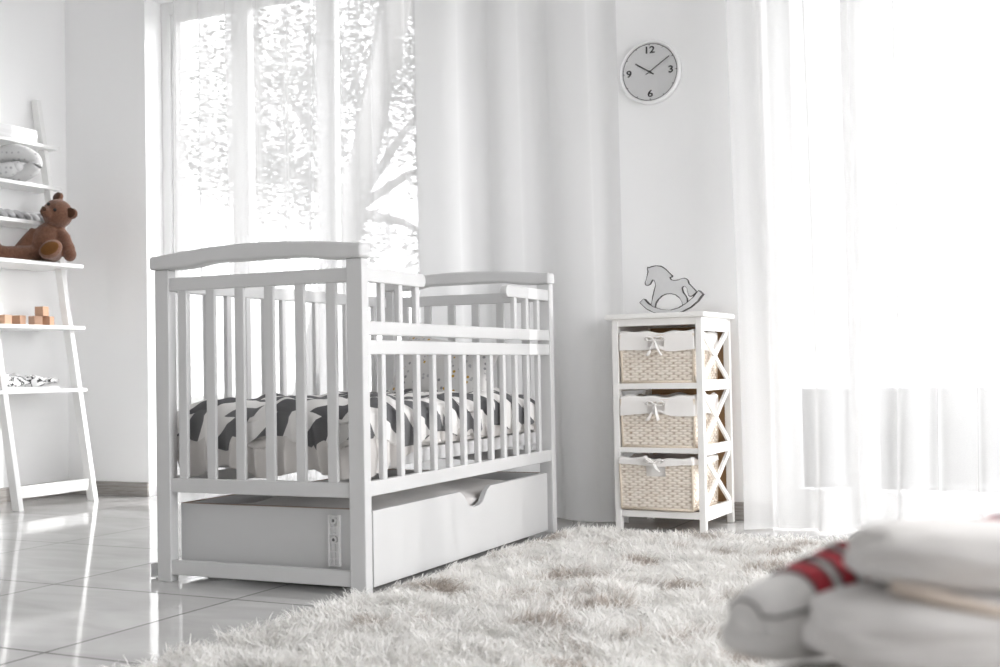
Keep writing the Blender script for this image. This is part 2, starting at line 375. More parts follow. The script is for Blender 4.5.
def window(name, x0, x1, mull, head, n, right=False):
    """balcony window: fixed outer frame, sashes between the mullions, one pane each"""
    root = bpy.data.objects.new(name, None); COL.objects.link(root); root.location = (x0, YB+.11, 0); root['kind'] = 'structure'
    if right: root.location = (XR+.09, x0, 0); root.rotation_euler = (0, 0, PI/2)
    w = x1-x0
    bm = BM(); box(bm, 0, .05, 0, .07, 0, head); box(bm, w-.05, w, 0, .07, 0, head); box(bm, .05, w-.05, 0, .07, head-.06, head); box(bm, .05, w-.05, 0, .07, 0, .05)
    obj('window_frame', bm, M['frame'], root, bevel=.004)
    e = [.05] + [m-x0 for m in mull] + [w-.05]
    for m in mull:
        boxo('mullion', (m-x0-.022, m-x0+.022, .002, .068, .05, head-.06), M['frame'], root, .004)
    for i, (a, b) in enumerate(zip(e, e[1:])):
        a += .022 if i else 0; b -= .022 if i < len(e)-2 else 0
        s = .026
        bm = BM(); box(bm, a, a+s, .012, .058, .05, head-.06); box(bm, b-s, b, .012, .058, .05, head-.06); box(bm, a+s, b-s, .012, .058, head-.06-s, head-.06); box(bm, a+s, b-s, .012, .058, .05, .05+s+.03)
        sa = obj('sash', bm, M['frame'], root, bevel=.004)
        boxo('pane', (a+s, b-s, .032, .038, .05+s+.03, head-.06-s), M['glass'], sa, 0)
window('window_1', W1[0], W1[1], [-3.50, -3.03], HEAD, 0)
window('window_2', W2[0], W2[1], [-.76, .30], HEAD, 0)

window('unseen_fill_window', FILL_WIN[0], FILL_WIN[1], [1.35, 2.4], 2.5, 0, True)  # unseen, added only so its daylight fills the room
# curtains ----------------------------------------------------------------
def curtain(name, label, cat, x0, x1, y, z0, z1, waves, mat, amp=.03, seed=0, flare=0.0, n=260, group=None, shift=None):
    r = random.Random(seed)
    ph = [(r.uniform(0, 6.28), waves*r.uniform(.8, 1.25), r.uniform(.5, 1)) for _ in range(3)]
    ph.append((r.uniform(0, 6.28), waves*2.3, .28))
    ln = x1-x0
    def f(u, v):
        d = 1-v                                         # 0 at the top, 1 at the hem
        x = x0 + ln*(u + .012*math.sin(9*u+seed+2*d))
        if shift: x += shift(u, d)
        yy = sum(a*math.sin(p+k*2*PI*u + .5*d*math.sin(p*3+4*u)) for p, k, a in ph)/2.0
        yy = math.copysign(abs(yy)**.8, yy)
        yy += flare*d**6*math.sin(waves*PI*u*1.2+seed)
        x += amp*.5*math.cos(ph[0][0]+ph[0][1]*2*PI*u)
        return (x, y + amp*(1-.15*v)*yy + .012*nz(x*3, z0, v*2+seed), z0 + (z1-z0)*v + .006*math.sin(7*u+seed)*d**8)
    bm = grid(n, 40, f)
    o = obj(name, bm, mat, smooth=True)
    return tag(o, label, cat, group)
CT = 2.62
rod = thing('curtain_rail', 'white curtain rail along the window wall above all the curtains', 'curtain rail', (0, 0, 0))
bm = BM(); tube(bm, [(-3.95, 4.12, CT+.03), (1.6, 4.12, CT+.03)], .014, 12); obj('rod', bm, M['frame'], rod, True)
for xx in (-3.8, -1.3, 1.5):
    bm = BM(); box(bm, xx-.012, xx+.012, 4.12, YB, CT+.02, CT+.04); box(bm, xx-.03, xx+.03, YB-.006, YB, CT, CT+.06); obj('bracket', bm, M['frame'], rod, bevel=.002)
curtain('sheer_curtain', 'sheer white curtain at the far left, trees showing through it behind the crib', 'curtain', -3.60, -2.36, 4.13, .012, CT+.012, 8, M['sheer'], .030, 3)
curtain('drape', 'thick opaque white drape hanging behind the far end of the crib', 'curtain', -2.345, -1.535, 4.10, .012, CT+.012, 3, M['drape'], .020, 11,
        shift=lambda u, d: .03*u*d)
curtain('sheer_curtain', 'brightly glowing sheer curtain right of the basket dresser', 'curtain', -1.095, .9, 4.12, .010, CT+.012, 13, M['sheer'], .034, 5, flare=.9)

# ------------------------------------------------------------------ crib
W, L, PW, PD, PH = .664, 1.25, .047, .033, .849
crib = thing('baby_crib', 'white wooden baby crib with slatted sides and arched end rails beside the rug', 'crib', (-1.6585, 2.5977, 0), .0182)
for nm, x0, y0 in (('post', -PW, 0), ('post', -W, 0), ('post', -PW, L-PD), ('post', -W, L-PD)):
    boxo(nm, (x0, x0+PW, y0, y0+PD, 0, PH), M['white'], crib, .003)
def end_cap(y0):
    n = 28; ax = []
    for i in range(n+1):
        t = i/n; x = -W-.012 + (W+.016)*t
        arch = math.sin(PI*min(1, max(0, (t-.04)/.92)))
        top = PH + .0385 + .019*arch**.9
        und = .012*sm(t, .16, .32)*(1-sm(t, .70, .88))
        ax.append((x, top, PH + und))
    poly = [(x, b) for x, t, b in ax] + [(x, t) for x, t, b in reversed(ax)]
    bm = BM(); prism(bm, poly, y0-.010, y0+PD+.010); obj('end_cap', bm, M['white'], crib, bevel=.009, seg=4)
def end_panel(y0, near):
    ys = (y0+.004, y0+.024) if near else (y0+PD-.024, y0+PD-.004)
    for z0, z1 in ((.790, .8265), (.2430, .2815), (.0195, .0594)):
        boxo('end_rail', (-W+PW-.001, -PW+.001, ys[0], ys[1], z0, z1), M['white'], crib, .0025)
    for x in (-.5895, -.4950, -.3995, -.3040, -.2085, -.1125):
        boxo('end_bar', (x, x+.0295, ys[0]+.001, ys[1]-.007, .2805, .7910), M['white'], crib, .003)
end_cap(0); end_cap(L-PD); end_panel(0, True); end_panel(L-PD, False)
def rail(nm, l0, l1, s, z0, z1, bv=.003): return boxo(nm, (s-.020, s, l0, l1, z0, z1), M['white'], crib, bv)
E0, E1 = PD-.001, L-PD+.001
rail('side_rail', E0, E1, -.004, .2446, .2829); rail('side_rail', E0, E1, -.004, .6548, .6905); rail('side_rail', E0, E1, -.004, .6051, .6422)
def short_rail(l0, l1, rnd):
    y, z0, z1 = (l1 if rnd > 0 else l0), .7903, .8278
    far = l0 if rnd > 0 else l1
    poly = []
    r = .018; c = y - rnd*r
    for k in range(9):
        a = PI/2 - k*PI/8*1.0
        poly.append((c + rnd*r*math.cos(a), (z0+z1)/2 + (z1-z0)/2*math.sin(a)))
    poly = [(far, z1)] + poly + [(far, z0)]
    bm = BM()
    a = [bm.verts.new((-.004, p, q)) for p, q in poly]; b = [bm.verts.new((-.026, p, q)) for p, q in poly]
    bm.faces.new(a); bm.faces.new(b[::-1])
    for i in range(len(poly)): bm.faces.new((a[i], b[i], b[(i+1)%len(poly)], a[(i+1)%len(poly)]))
    obj('corner_rail', bm, M['white'], crib, bevel=.003)
short_rail(E0, .345, 1); short_rail(.875, E1, -1)
n = 12; bw = .021; gap = (E1-E0 - n*bw)/(n+1)
lc = [E0 + gap*(i+1) + bw*(i+.5) for i in range(n)]
for l in lc:
    boxo('side_bar', (-.022, -.006, l-bw/2, l+bw/2, .2819, .6061), M['white'], crib, .003)
for l in lc[:3] + lc[-3:]:
    boxo('corner_bar', (-.022, -.006, l-bw/2, l+bw/2, .6895, .7913), M['white'], crib, .003)
# wall side: one tall fixed panel
rail('side_rail', E0, E1, -W+.024, .2446, .2829); rail('side_rail', E0, E1, -W+.024, .7903, .8278)
for l in lc: boxo('side_bar', (-W+.006, -W+.022, l-bw/2, l+bw/2, .2819, .7913), M['white'], crib, .003)
# slatted base
bm = BM()
for x in (-W+PW+.002, -PW-.024): box(bm, x, x+.022, .085, L-.03, .305, .345)
for l in (.085, L-.052): box(bm, -W+PW+.024, -PW-.024, l, l+.022, .305, .345)
for i in range(9): box(bm, -W+PW+.024, -PW-.024, .12+i*.12, .17+i*.12, .318, .33)
obj('slatted_base', bm, M['white'], crib, bevel=.002)
# drawer under the crib
dr = obj('drawer', (lambda b: (box(b, -W+.032, -.030, .062, .076, .016, .207), box(b, -W+.032, -.030, 1.17, 1.184, .016, .207), box(b, -W+.032, -W+.046, .076, 1.17, .016, .207), box(b, -W+.046, -.030, .076, 1.17, .022, .034), b)[-1])(BM()), M['drawer'], crib, bevel=.0015)
poly = [(.058, .012), (1.197, .012), (1.197, .206), (.755, .206), (.730, .195), (.695, .162), (.670, .154), (.630, .154), (.605, .162), (.570, .195), (.545, .206), (.058, .206)]
bm = BM(); a = [bm.verts.new((-.012, p, q)) for p, q in poly]; b = [bm.verts.new((-.030, p, q)) for p, q in poly]
bm.faces.new(a); bm.faces.new(b[::-1])
for i in range(len(poly)): bm.faces.new((a[i], b[i], b[(i+1)%len(poly)], a[(i+1)%len(poly)]))
obj('front_panel', bm, M['drawer'], dr, bevel=.0015)
bm = BM(); box(bm, -W+.033, -.031, .0625, .0755, .207, .2085); box(bm, -W+.0325, -W+.0455, .076, 1.17, .207, .2085); box(bm, -W+.033, -.031, 1.1705, 1.1835, .207, .2085)
obj('edge_strip', bm, M['ply'], dr)
# castor strip screwed to the drawer end, with four ribs and two screw eyes
bm = BM(); x0 = -.146; y1 = .062
for a_, b_ in ((0, .006), (.029, .035)): box(bm, x0+a_, x0+b_, y1-.010, y1, .060, .192)
for z in (.060, .078, .096, .118, .140, .158, .186): box(bm, x0+.006, x0+.029, y1-.009, y1, z, z+.0045)
box(bm, x0+.0155, x0+.0195, y1-.008, y1, .064, .186); box(bm, x0+.004, x0+.031, y1-.003, y1, .062, .190)
cs = obj('castor_strip', bm, M['plastic'], dr, bevel=.001); cs['label'] = 'ribbed plastic strip'
for z in (.178, .129):
    bm = BM(); lathe(bm, [(.0045, y1-.0115), (.0090, y1-.0115), (.0090, y1-.003), (.0045, y1-.003), (.0045, y1-.0115)], 20)
    for v in bm.verts: v.co.x += x0+.0175; v.co.z += z
    obj('screw_eye', bm, M['plastic'], cs, True)
    bm = BM(); lathe(bm, [(.0001, y1-.0105), (.0044, y1-.0105), (.0044, y1-.004)], 16)
    for v in bm.verts: v.co.x += x0+.0175; v.co.z += z
    obj('screw', bm, M['holedark'], cs, True)
# castor bracket peeping out behind the far-left post
bm = BM(); box(bm, -W-.052, -W+.012, PD+.030, PD+.036, .003, .040); box(bm, -W-.052, -W+.012, PD+.000, PD+.036, .003, .006); box(bm, -W-.052, -W-.048, PD+.0, PD+.036, .003, .040)
br = obj('castor_bracket', bm, M['plastic'], crib, bevel=.0015)
bm = BM(); lathe(bm, [(.0001, -.003), (.009, -.003), (.009, .003), (.0001, .003)], 20)
for v in bm.verts: v.co.x += -W-.038; v.co.y += PD+.026; v.co.z += .022
obj('castor_wheel', bm, M['holedark'], br, True)

# bedding ------------------------------------------------------------------
CT_ = crib.matrix_world.copy()
def on_crib(o): o.location = crib.location; o.rotation_euler = crib.rotation_euler; return o
bm = BM(); box(bm, -W+.058, -.058, .048, L-.050, .346, .405)
tag(on_crib(obj('crib_mattress', bm, M['mattress'], bevel=.02, seg=4)), 'white crib mattress lying on the slatted crib base, under the duvet', 'mattress')
def drape_cloth(x0, x1, l0, l1, ztop, zfun, nu, nv, rad, bulge, wr, seed, uvs=True):
    """cloth laid over the mattress: flat top, rounded edge, hanging skirts"""
    cx, cy, hx, hy = (x0+x1)/2, (l0+l1)/2, (x1-x0)/2, (l1-l0)/2
    drop = .14
    def prof(d, h, zb):
        # d: cloth distance from the middle; returns offset, drop
        e = h - rad
        if d <= e: return d, 0
        a = (d-e)/rad
        if a <= PI/2: return e + rad*math.sin(a), rad*(1-math.cos(a))
        return h, rad + (d-e-rad*PI/2)
    def f(u, v):
        su, sv = (u-.5)*2, (v-.5)*2
        tx = hx - rad + rad*PI/2 + drop; ty = hy - rad + rad*PI/2 + drop
        dx, dy = abs(su)*tx, abs(sv)*ty
        ox, zx = prof(dx, hx, 0); oy, zy = prof(dy, hy, 0)
        X = cx + math.copysign(ox, su); Y = cy + math.copysign(oy, sv)
        hang = max(zx, zy) + .25*min(zx, zy)
        lim = zfun(X, Y)
        k = sm(max(zx, zy), .01, .08)
        z = ztop - hang
        z = max(z, lim)
        w = wr*(nz(X*9, Y*9, seed) + .6*nz(X*22, Y*22, seed+5))
        # vertical pleats in the skirt, soft swellings on the top
        side = wr*1.2*k*(1-2*abs(math.sin((X*36 if zy > zx else Y*36) + 2.2*nz(X*5, Y*5, seed) + 14*max(zx,zy)*nz(X*9, Y*9, seed+3)))**.6)
        X2 = X + (math.copysign(1, su)*(side*.4 + bulge*math.sin(PI*min(1, hang/.13))) if zx > .004 else 0)
        Y2 = Y + (math.copysign(1, sv)*(side*.4 + bulge*math.sin(PI*min(1, hang/.13))) if zy > .004 else 0)
        return (X2, Y2, z + w*(1-.6*k) + (.010*math.sin(X*21+Y*3)*math.sin(Y*15+1) if k < .5 else 0))
    def uv(u, v): return ((u-.5)*2*(hx+.10), (v-.5)*2*(hy+.10))
    return grid(nu, nv, f, uv)
bm = drape_cloth(-W+.026, -.042, .044, L-.06, .418, lambda X, Y: .296 + .010*math.sin(X*24) + .066*sm(Y, .12, .42), 190, 260, .03, .008, .030, 2)
tag(on_crib(obj('fitted_sheet', bm, M['sheet'], smooth=True)), 'crumpled beige sheet hanging from under the duvet in the crib', 'sheet')
bm = drape_cloth(-W+.024, -.036, .040, L-.08, .484, lambda X, Y: .366 + .018*math.sin(X*19+1) + .016*math.sin(Y*17), 150, 230,   .045, .008, .015, 9)
tag(on_crib(obj('duvet', bm, M['duvet'], smooth=True)), 'duvet with dark grey and white triangles spread over the crib mattress', 'duvet')
def cushion(w, h, t, seed, p=2.6):
    def f(sgn):
        def g(u, v):
            a, b = (u-.5)*2, (v-.5)*2
            k = max(0, (1-abs(a)**p)*(1-abs(b)**p))**.55
            pin = 1 - .06*(1-abs(a))*abs(b)**4 - .0*(abs(a))
            return (a*w/2*(1-.05*(1-b*b)*abs(a)**6), sgn*t/2*k + .004*nz(u*5, v*5, seed), b*h/2*(1-.06*(1-a*a)*abs(b)**6))
        return g
    bm = grid(30, 30, f(1), lambda u, v: (u*w, v*h))
    grid(30, 30, f(-1), lambda u, v: (u*w+1, v*h), bm)
    bmesh.ops.remove_doubles(bm, verts=bm.verts[:], dist=.0012)
    return bm
def linen(u, v):
    return (-W+.055 + (W-.095)*u, .085 + 1.07*v,   .166 + .034*(1-abs(2*u-1)**6)*(1-abs(2*v-1)**10) + .006*nz(u*6, v*9, 2) + .004*math.sin(v*22+u*3))
bm = grid(40, 60, linen); bm2 = bm
o = tag(on_crib(obj('drawer_linen', bm, M['garment'], smooth=True)), 'folded white bed linen lying in the open drawer under the crib', 'bed linen')
so_ = o.modifiers.new('thick', 'SOLIDIFY'); so_.thickness = .115; so_.offset = -1
o = tag(obj('pillow', cushion(.37, .25, .11, 4), M['pillow'], smooth=True), 'pillow with grey and gold confetti print leaning at the far end inside the crib', 'pillow')
pm = crib.matrix_basis @ Matrix.Translation((-.36, 1.00, .590)) @ Matrix.Rotation(math.radians(-28), 4, 'X') @ Matrix.Rotation(math.radians(6), 4, 'Y')
o.matrix_basis = Matrix.Translation(crib.location) @ Matrix.Rotation(.0182, 4, 'Z') @ Matrix.Translation((-.300, 1.00, .550)) @ Matrix.Rotation(math.radians(-26), 4, 'X') @ Matrix.Rotation(math.radians(9), 4, 'Y')

# ------------------------------------------------------------------ rug
def rug():
    x0, x1, y0, y1 = -1.635, .12, 1.50, 3.80
    nt_ = 25000; per = 8
    tx = rng.uniform(x0, x1, nt_); ty = rng.uniform(y0, y1, nt_)
    lean_a = np.empty(nt_); lean = np.empty(nt_); tone_t = np.empty(nt_)
    for i in range(nt_):
        lean_a[i] = 2*PI*noise.noise(Vector((tx[i]*6, ty[i]*6, 1.7)))*1.6 + rng.normal(0, 1.0)
        lean[i] = .80 + .45*noise.noise(Vector((tx[i]*7, ty[i]*7, 9.1)))
        tone_t[i] = .64 + 1.1*noise.noise(Vector((tx[i]*9, ty[i]*9, 4.4)))
    hs = np.array([.95 + .75*noise.noise(Vector((tx[i]*11, ty[i]*11, 21.0))) for i in range(nt_)]); n = nt_*per
    bx = np.repeat(tx, per) + rng.normal(0, .008, n); by = np.repeat(ty, per) + rng.normal(0, .008, n)
    an = np.repeat(lean_a, per) + rng.normal(0, .55, n); le = np.clip(np.repeat(lean, per) + rng.normal(0, .22, n), .05, 1.3)
    ln = rng.uniform(.022, .048, n)*np.repeat(np.clip(hs, .5, 1.45), per); tn = np.clip(np.repeat(tone_t, per) + rng.normal(0, .12, n), 0, 1)
    wd = rng.uniform(.0015, .0033, n)
    # yarn under the crib's drawer and posts is pressed down
    edge = bx < -1.60
    ln[edge & (by > 2.55)] *= .55
    dx, dy = np.cos(an), np.sin(an)
    # yarns at the crib lean away from it
    near = (bx < -1.56) & (by > 2.58); dx = np.where(near, np.abs(dx), dx)
    fa = rng.uniform(0, 2*PI, n); wx, wy = np.cos(fa)*wd/2, np.sin(fa)*wd/2
    ts = np.array([0, .35, .7, 1.0]); V = np.zeros((n, 8, 3)); T = np.zeros((n, 8))
    for k, t in enumerate(ts):
        th = le*t*1.15
        px = bx + dx*ln*t*np.sin(th)*.95; py = by + dy*ln*t*np.sin(th)*.95
        pz = .004 + ln*t*np.cos(th*.95)*.92
        s = (1, 1, .85, .25)[k]
        V[:, 2*k, 0] = px - wx*s; V[:, 2*k, 1] = py - wy*s; V[:, 2*k, 2] = np.maximum(pz, .004)
        V[:, 2*k+1, 0] = px + wx*s; V[:, 2*k+1, 1] = py + wy*s; V[:, 2*k+1, 2] = np.maximum(pz, .004)
        T[:, 2*k] = T[:, 2*k+1] = tn*(.25 + .75*t)  # roots coloured darker, painting in the shade deep in the pile
    base = (np.arange(n)*8)[:, None, None]
    q = np.array([[0,1,3,2],[2,3,5,4],[4,5,7,6]])[None]
    F = (base + q).reshape(-1, 4)
    # backing cloth
    bv = np.array([[x0,y0,.001],[x1,y0,.001],[x1,y1,.001],[x0,y1,.001],[x0,y0,.008],[x1,y0,.008],[x1,y1,.008],[x0,y1,.008]])
    bf = np.array([[0,3,2,1],[4,5,6,7],[0,1,5,4],[1,2,6,5],[2,3,7,6],[3,0,4,7]]) + n*8
    VV = np.concatenate([V.reshape(-1,3), bv]); FF = np.concatenate([F, bf]); TT = np.concatenate([T.reshape(-1), np.full(8, .35)])
    me = bpy.data.meshes.new('shaggy_rug')
    me.vertices.add(len(VV)); me.vertices.foreach_set('co', VV.reshape(-1).astype(np.float32))
    me.loops.add(len(FF)*4); me.loops.foreach_set('vertex_index', FF.reshape(-1).astype(np.int32))
    me.polygons.add(len(FF)); me.polygons.foreach_set('loop_start', (np.arange(len(FF))*4).astype(np.int32))
    at = me.attributes.new('tone', 'FLOAT', 'POINT'); at.data.foreach_set('value', TT.astype(np.float32))
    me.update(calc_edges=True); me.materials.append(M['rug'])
    o = bpy.data.objects.new('shaggy_rug', me); COL.objects.link(o)
    return tag(o, 'thick shaggy off-white rug on the tiled floor beside the crib', 'rug')
rug()

# ------------------------------------------------------------------ dresser with baskets
DW, DD, DH = .325, .320, .742
dres = thing('basket_dresser', 'narrow white wooden dresser with crossed side braces holding three wicker baskets', 'dresser', (-1.193, 3.965, 0), math.radians(-2.0))
# local frame: x from -DW to 0, y from 0 (front) to DD
pw = .022
for x in (-DW, -pw):
    for y in (0, DD-pw): boxo('post', (x, x+pw, y, y+pw, 0, DH-.018), M['dresser'], dres, .0015)
boxo('top', (-DW-.022, .015, -.016, DD+.012, DH-.018, DH), M['dresser'], dres, .006)
rows = [(.045, .072), (.265, .283), (.483, .503), (.700, .7245)]
for i, (z0, z1) in enumerate(rows):
    boxo('front_rail', (-DW+pw-.001, -pw+.001, .002, .018, z0, z1 if i else .068), M['dresser'], dres, .0015)
    boxo('rear_rail', (-DW+pw-.001, -pw+.001, DD-.018, DD-.002, z0, z1), M['dresser'], dres, .0015)
    for x in (-DW+.002, -.018):
        boxo('side_rail', (x, x+.016, pw-.001, DD-pw+.001, z0-(.022 if i == 3 else .008), z1+.008 if i < 3 else z1), M['dresser'], dres, .0015)
for i in range(3):
    z0, z1 = rows[i][1]+.008, rows[i+1][0]-(.022 if i == 2 else .008)
    for x in (-DW+.010, -.010):
        for k, (a_, b_) in enumerate((((x, pw, z0), (x, DD-pw, z1)), ((x, pw, z1), (x, DD-pw, z0)))):
            bm = BM(); bar(bm, a_, b_, .018, .011-.002*k, (1,0,0)); obj('cross_brace', bm, M['dresser'], dres, bevel=.001)
    # runners carrying the basket
    for x in (-DW+.018, -.034): boxo('runner', (x, x+.016, pw, DD-pw, rows[i][0]+.004, rows[i][0]+.014), M['rawwood'], dres, .001)
boxo('back_panel', (-DW+pw, -pw, DD-.006, DD-.002, .06, .70), M['rawwood'], dres, 0)
boxo('top_underside', (-DW+pw, -pw, .02, DD-.02, DH-.026, DH-.0185), M['rawwood'], dres, 0)

BW, BH, BD = .264, .168, .250
def make_basket(label, loc, rz, bow_seed, hole_open):
    t = thing('wicker_basket', label, 'basket', loc, rz, 'wicker baskets in the white dresser')
    # woven walls: a displaced skin over a slightly tapering box, handle hole in the front
    bm = BM(); lay = bm.verts.layers.float.new('weave'); tone = [0]
    def wall(p0, p1, nrm, w, front):
        nu, nv = int(w/.0026), int(BH/.0018)
        V = {}
        for i in range(nu+1):
            for j in range(nv+1):
                a, z = i/nu, j/nv*BH
                s = a*w
                row = math.floor(z/.0088); fz = z/.0088-row
                hump = math.cos(PI*s/.016 + PI*row); rnd_ = math.sin(PI*fz)
                wv = (.55+.45*hump)*rnd_*1.6 - .5
                tone[0] = max(0, min(1, .25 + (.55+.45*hump)*rnd_**.6*1.1 + .25*nz(s*50, z*90, 5)))
                tp = 1 + .03*(z/BH-1)
                p = Vector(p0).lerp(Vector(p1), a)
                off = .0022*wv + .0012*nz(s*60, z*60, 3)
                V[i,j] = bm.verts.new((p.x*tp + nrm[0]*off, p.y*tp + nrm[1]*off, z)); V[i,j][lay] = tone[0]
        for i in range(nu):
            for j in range(nv):
                s, z = (i+.5)/nu*w, (j+.5)/nv*BH
                if front and abs(s-w/2) < .036 and BH-.054 < z < BH-.016: continue
                bm.faces.new((V[i,j], V[i+1,j], V[i+1,j+1], V[i,j+1]))
    hx, hy = BW/2, BD/2
    wall((-hx,-hy,0), (hx,-hy,0), (0,-1), BW, True); wall((hx,-hy,0), (hx,hy,0), (1,0), BD, False)
    wall((hx,hy,0), (-hx,hy,0), (0,1), BW, False); wall((-hx,hy,0), (-hx,-hy,0), (-1,0), BD, False)
    box(bm, -hx*.96, hx*.96, -hy*.96, hy*.96, 0, .004)
    obj('woven_body', bm, M['weave'], t, True)
    # corner and rim cords
    for sx, sy in ((-1,-1),(1,-1),(1,1),(-1,1)):
        bm = BM(); tube(bm, [(sx*hx*.972, sy*hy*.972, .003), (sx*hx, sy*hy, BH-.002)], .0042, 8); obj('corner_cord', bm, M['wicker'], t, True)
    bm = BM()
    rz_ = BH-.005; tube(bm, [(-hx,-hy,rz_), (hx,-hy,rz_), (hx,hy,rz_), (-hx,hy,rz_), (-hx,-hy,rz_)], .0032, 8)
    obj('rim', bm, M['wicker'], t, True)
    bm = BM(); k = .972; tube(bm, [(-hx*k,-hy*k,.003), (hx*k,-hy*k,.003), (hx*k,hy*k,.003), (-hx*k,hy*k,.003), (-hx*k,-hy*k,.003)], .0042, 8)
    obj('base_cord', bm, M['wicker'], t, True)
    # cotton liner: inside bag and a wavy cuff turned over the rim
    r = random.Random(bow_seed)
    per = 2*(BW+BD)
    def pos(s):
        for ln, a_, b_ in ((BW, (-hx,-hy), (hx,-hy)), (BD, (hx,-hy), (hx,hy)), (BW, (hx,hy), (-hx,hy)), (BD, (-hx,hy), (-hx,-hy))):
            if s <= ln: return Vector((a_[0]+(b_[0]-a_[0])*s/ln, a_[1]+(b_[1]-a_[1])*s/ln, 0))
            s -= ln
        return Vector((-hx,-hy,0))
    nu = 180; p0 = r.uniform(0, 6)
    cuff = .058 if not hole_open else .016
    prof = [(.90, -.10), (.93, -.03), (.965, .004), (1.0, .008), (1.022, .002), (1.026, -.20*cuff), (1.030, -.58*cuff), (1.034, -.85*cuff), (1.036, -cuff)]
    V = []
    for i in range(nu):
        s = i/nu*per; p = pos(s); wv = math.sin(s*70+p0)+math.sin(s*31)
        dip = 0
        if not hole_open and p.y < -hy+.001: dip = .012*math.exp(-((p.x)/.028)**2)      # gathered up over the handle
        row = []
        for j, (q, dz) in enumerate(prof):
            kk = q + (.003*wv if j >= 4 else 0)
            z = BH + dz + (.004*math.sin(s*24+p0) if j == 8 else 0) + (dip if j >= 7 else 0) + (.003*wv if 2 <= j <= 3 else 0)
            row.append(bm_l.verts.new((p.x*kk, p.y*kk, z)) if False else (p.x*kk, p.y*kk, z))
        V.append(row)
    bm = BM(); VV = [[bm.verts.new(c) for c in row] for row in V]
    for i in range(nu):
        pm_ = pos((i+.5)/nu*per)
        for j in range(len(prof)-1):
            if pm_.y < -hy+.001 and abs(pm_.x) < .028 and (j in (5, 6) if not hole_open else False): continue   # the handle slit
            bm.faces.new((VV[i][j], VV[(i+1)%nu][j], VV[(i+1)%nu][j+1], VV[i][j+1]))
    obj('cotton_liner', bm, M['liner'], t, True)
    # ribbon bow
    by = -hy-.014; bz = BH-(.022 if not hole_open else .006)
    bow = BM()
    for sg in (-1, 1):
        lp = [(sg*x, by-.004+dy, bz+z) for x, dy, z in ((0,0,0),(.012,-.004,.010),(.026,-.005,.013),(.034,-.002,.006),(.026,.002,-.001),(.012,.002,-.001),(0,0,0))]
        tube(bow, lp, .0060, 8, .45)
        ex = r.uniform(.010, .030)*sg if not hole_open else (.022*sg if sg > 0 else -.030)
        ez = -.052 if not hole_open else (-.030 if sg > 0 else .022)
        tl = [(ex*q, by-.004-.003*math.sin(q*3), bz + ez*q - .006*math.sin(q*PI)) for q in (0,.2,.4,.6,.8,1)]
        tube(bow, tl, [.006,.008,.010,.0105,.011,.011], 8, .3)
    ellipsoid(bow, (0, by-.005, bz), (.007,.006,.006), None, 10, 8)
    obj('ribbon_bow', bow, M['ribbon'], t, True)
    return t
dm = Matrix.Translation(dres.location) @ Matrix.Rotation(math.radians(-2.0), 4, 'Z')
def dl(x, y, z): return tuple(dm @ Vector((x, y, z)))
make_basket('topmost wicker basket in the white dresser, cloth cuff tied with a bow', dl(-.163, .130, .5035), math.radians(-2.0), 1, False)
make_basket('middle wicker basket in the white dresser, between two other baskets', dl(-.165, .128, .2835), math.radians(-2.0), 2, False)
make_basket('lowest wicker basket, pulled forward, bare handle hole showing', dl(-.168, .116, .0725), math.radians(-3), 3, True)

# ------------------------------------------------------------------ rocking horse
def hp(pts, ox=407, oy=257, s=.770/1000):
    return [((x-ox)*s*1.0, (oy-y)*s) for x, y in pts]
HS = .00079
horse = thing('rocking_horse_figure', 'flat grey rocking horse ornament with dark edges standing on the dresser', 'ornament', dl(-.139, .115, DH), math.radians(-2))
body = [(279,46),(284,50),(300,45),(322,42),(348,46),(366,58),(384,76),(400,90),(398,97),(388,98),(394,108),(410,112),(432,110),(444,106),(458,104),(468,106),(476,114),(480,128),(494,142),(508,156),(516,166),(510,174),(498,183),(486,186),(478,180),(474,165),(470,148),(462,140),(452,140),(446,147),(452,166),(464,182),(471,196),(470,222),(448,228),(446,210),(434,190),(416,176),(392,169),(368,170),(346,178),(328,192),(316,208),(310,228),(290,224),(296,204),(302,178),(310,150),(317,130),(315,118),(309,106),(302,104),(296,112),(288,124),(276,129),(266,124),(265,114),(272,98),(276,82),(281,66),(278,56)]
rock = [(238,203),(258,187),(280,208),(308,226),(345,238),(392,242),(430,234),(466,216),(500,192),(530,161),(549,178),(522,208),(486,234),(446,251),(400,259),(352,259),(306,250),(270,232)]
def horse_part(nm, pts, y0, y1):
    P2 = [((x-400)*HS*.945, (259-y)*HS) for x, y in pts]
    bm = BM(); prism(bm, P2, y0, y1, 1)
    bm.normal_update(); bmesh.ops.triangulate(bm, faces=[f for f in bm.faces if len(f.verts) > 4], ngon_method='EAR_CLIP')
    o = obj(nm, bm, [M['horse'], M['dark']], horse)
    bm = BM(); n = len(P2)
    for k in range(n):                                   # worn dark edging along the outline
        (xa, za), (xb, zb_) = P2[k], P2[(k+1) % n]
        m_ = max(1, int(math.hypot(xb-xa, zb_-za)/.004)); pts = [(xa+(xb-xa)*q/m_, y0, za+(zb_-za)*q/m_) for q in range(m_+1)]
        tube(bm, pts, [.0008 + .0016*max(0, nz(p[0]*40, p[2]*40, 3.3)+.35) for p in pts], 6)
    e = obj('dark_edge', bm, M['dark'], o); e['label'] = 'worn black edging'
    return o
horse_part('horse_body', body, -.006, .006); horse_part('rocker', rock, -.011, .011)

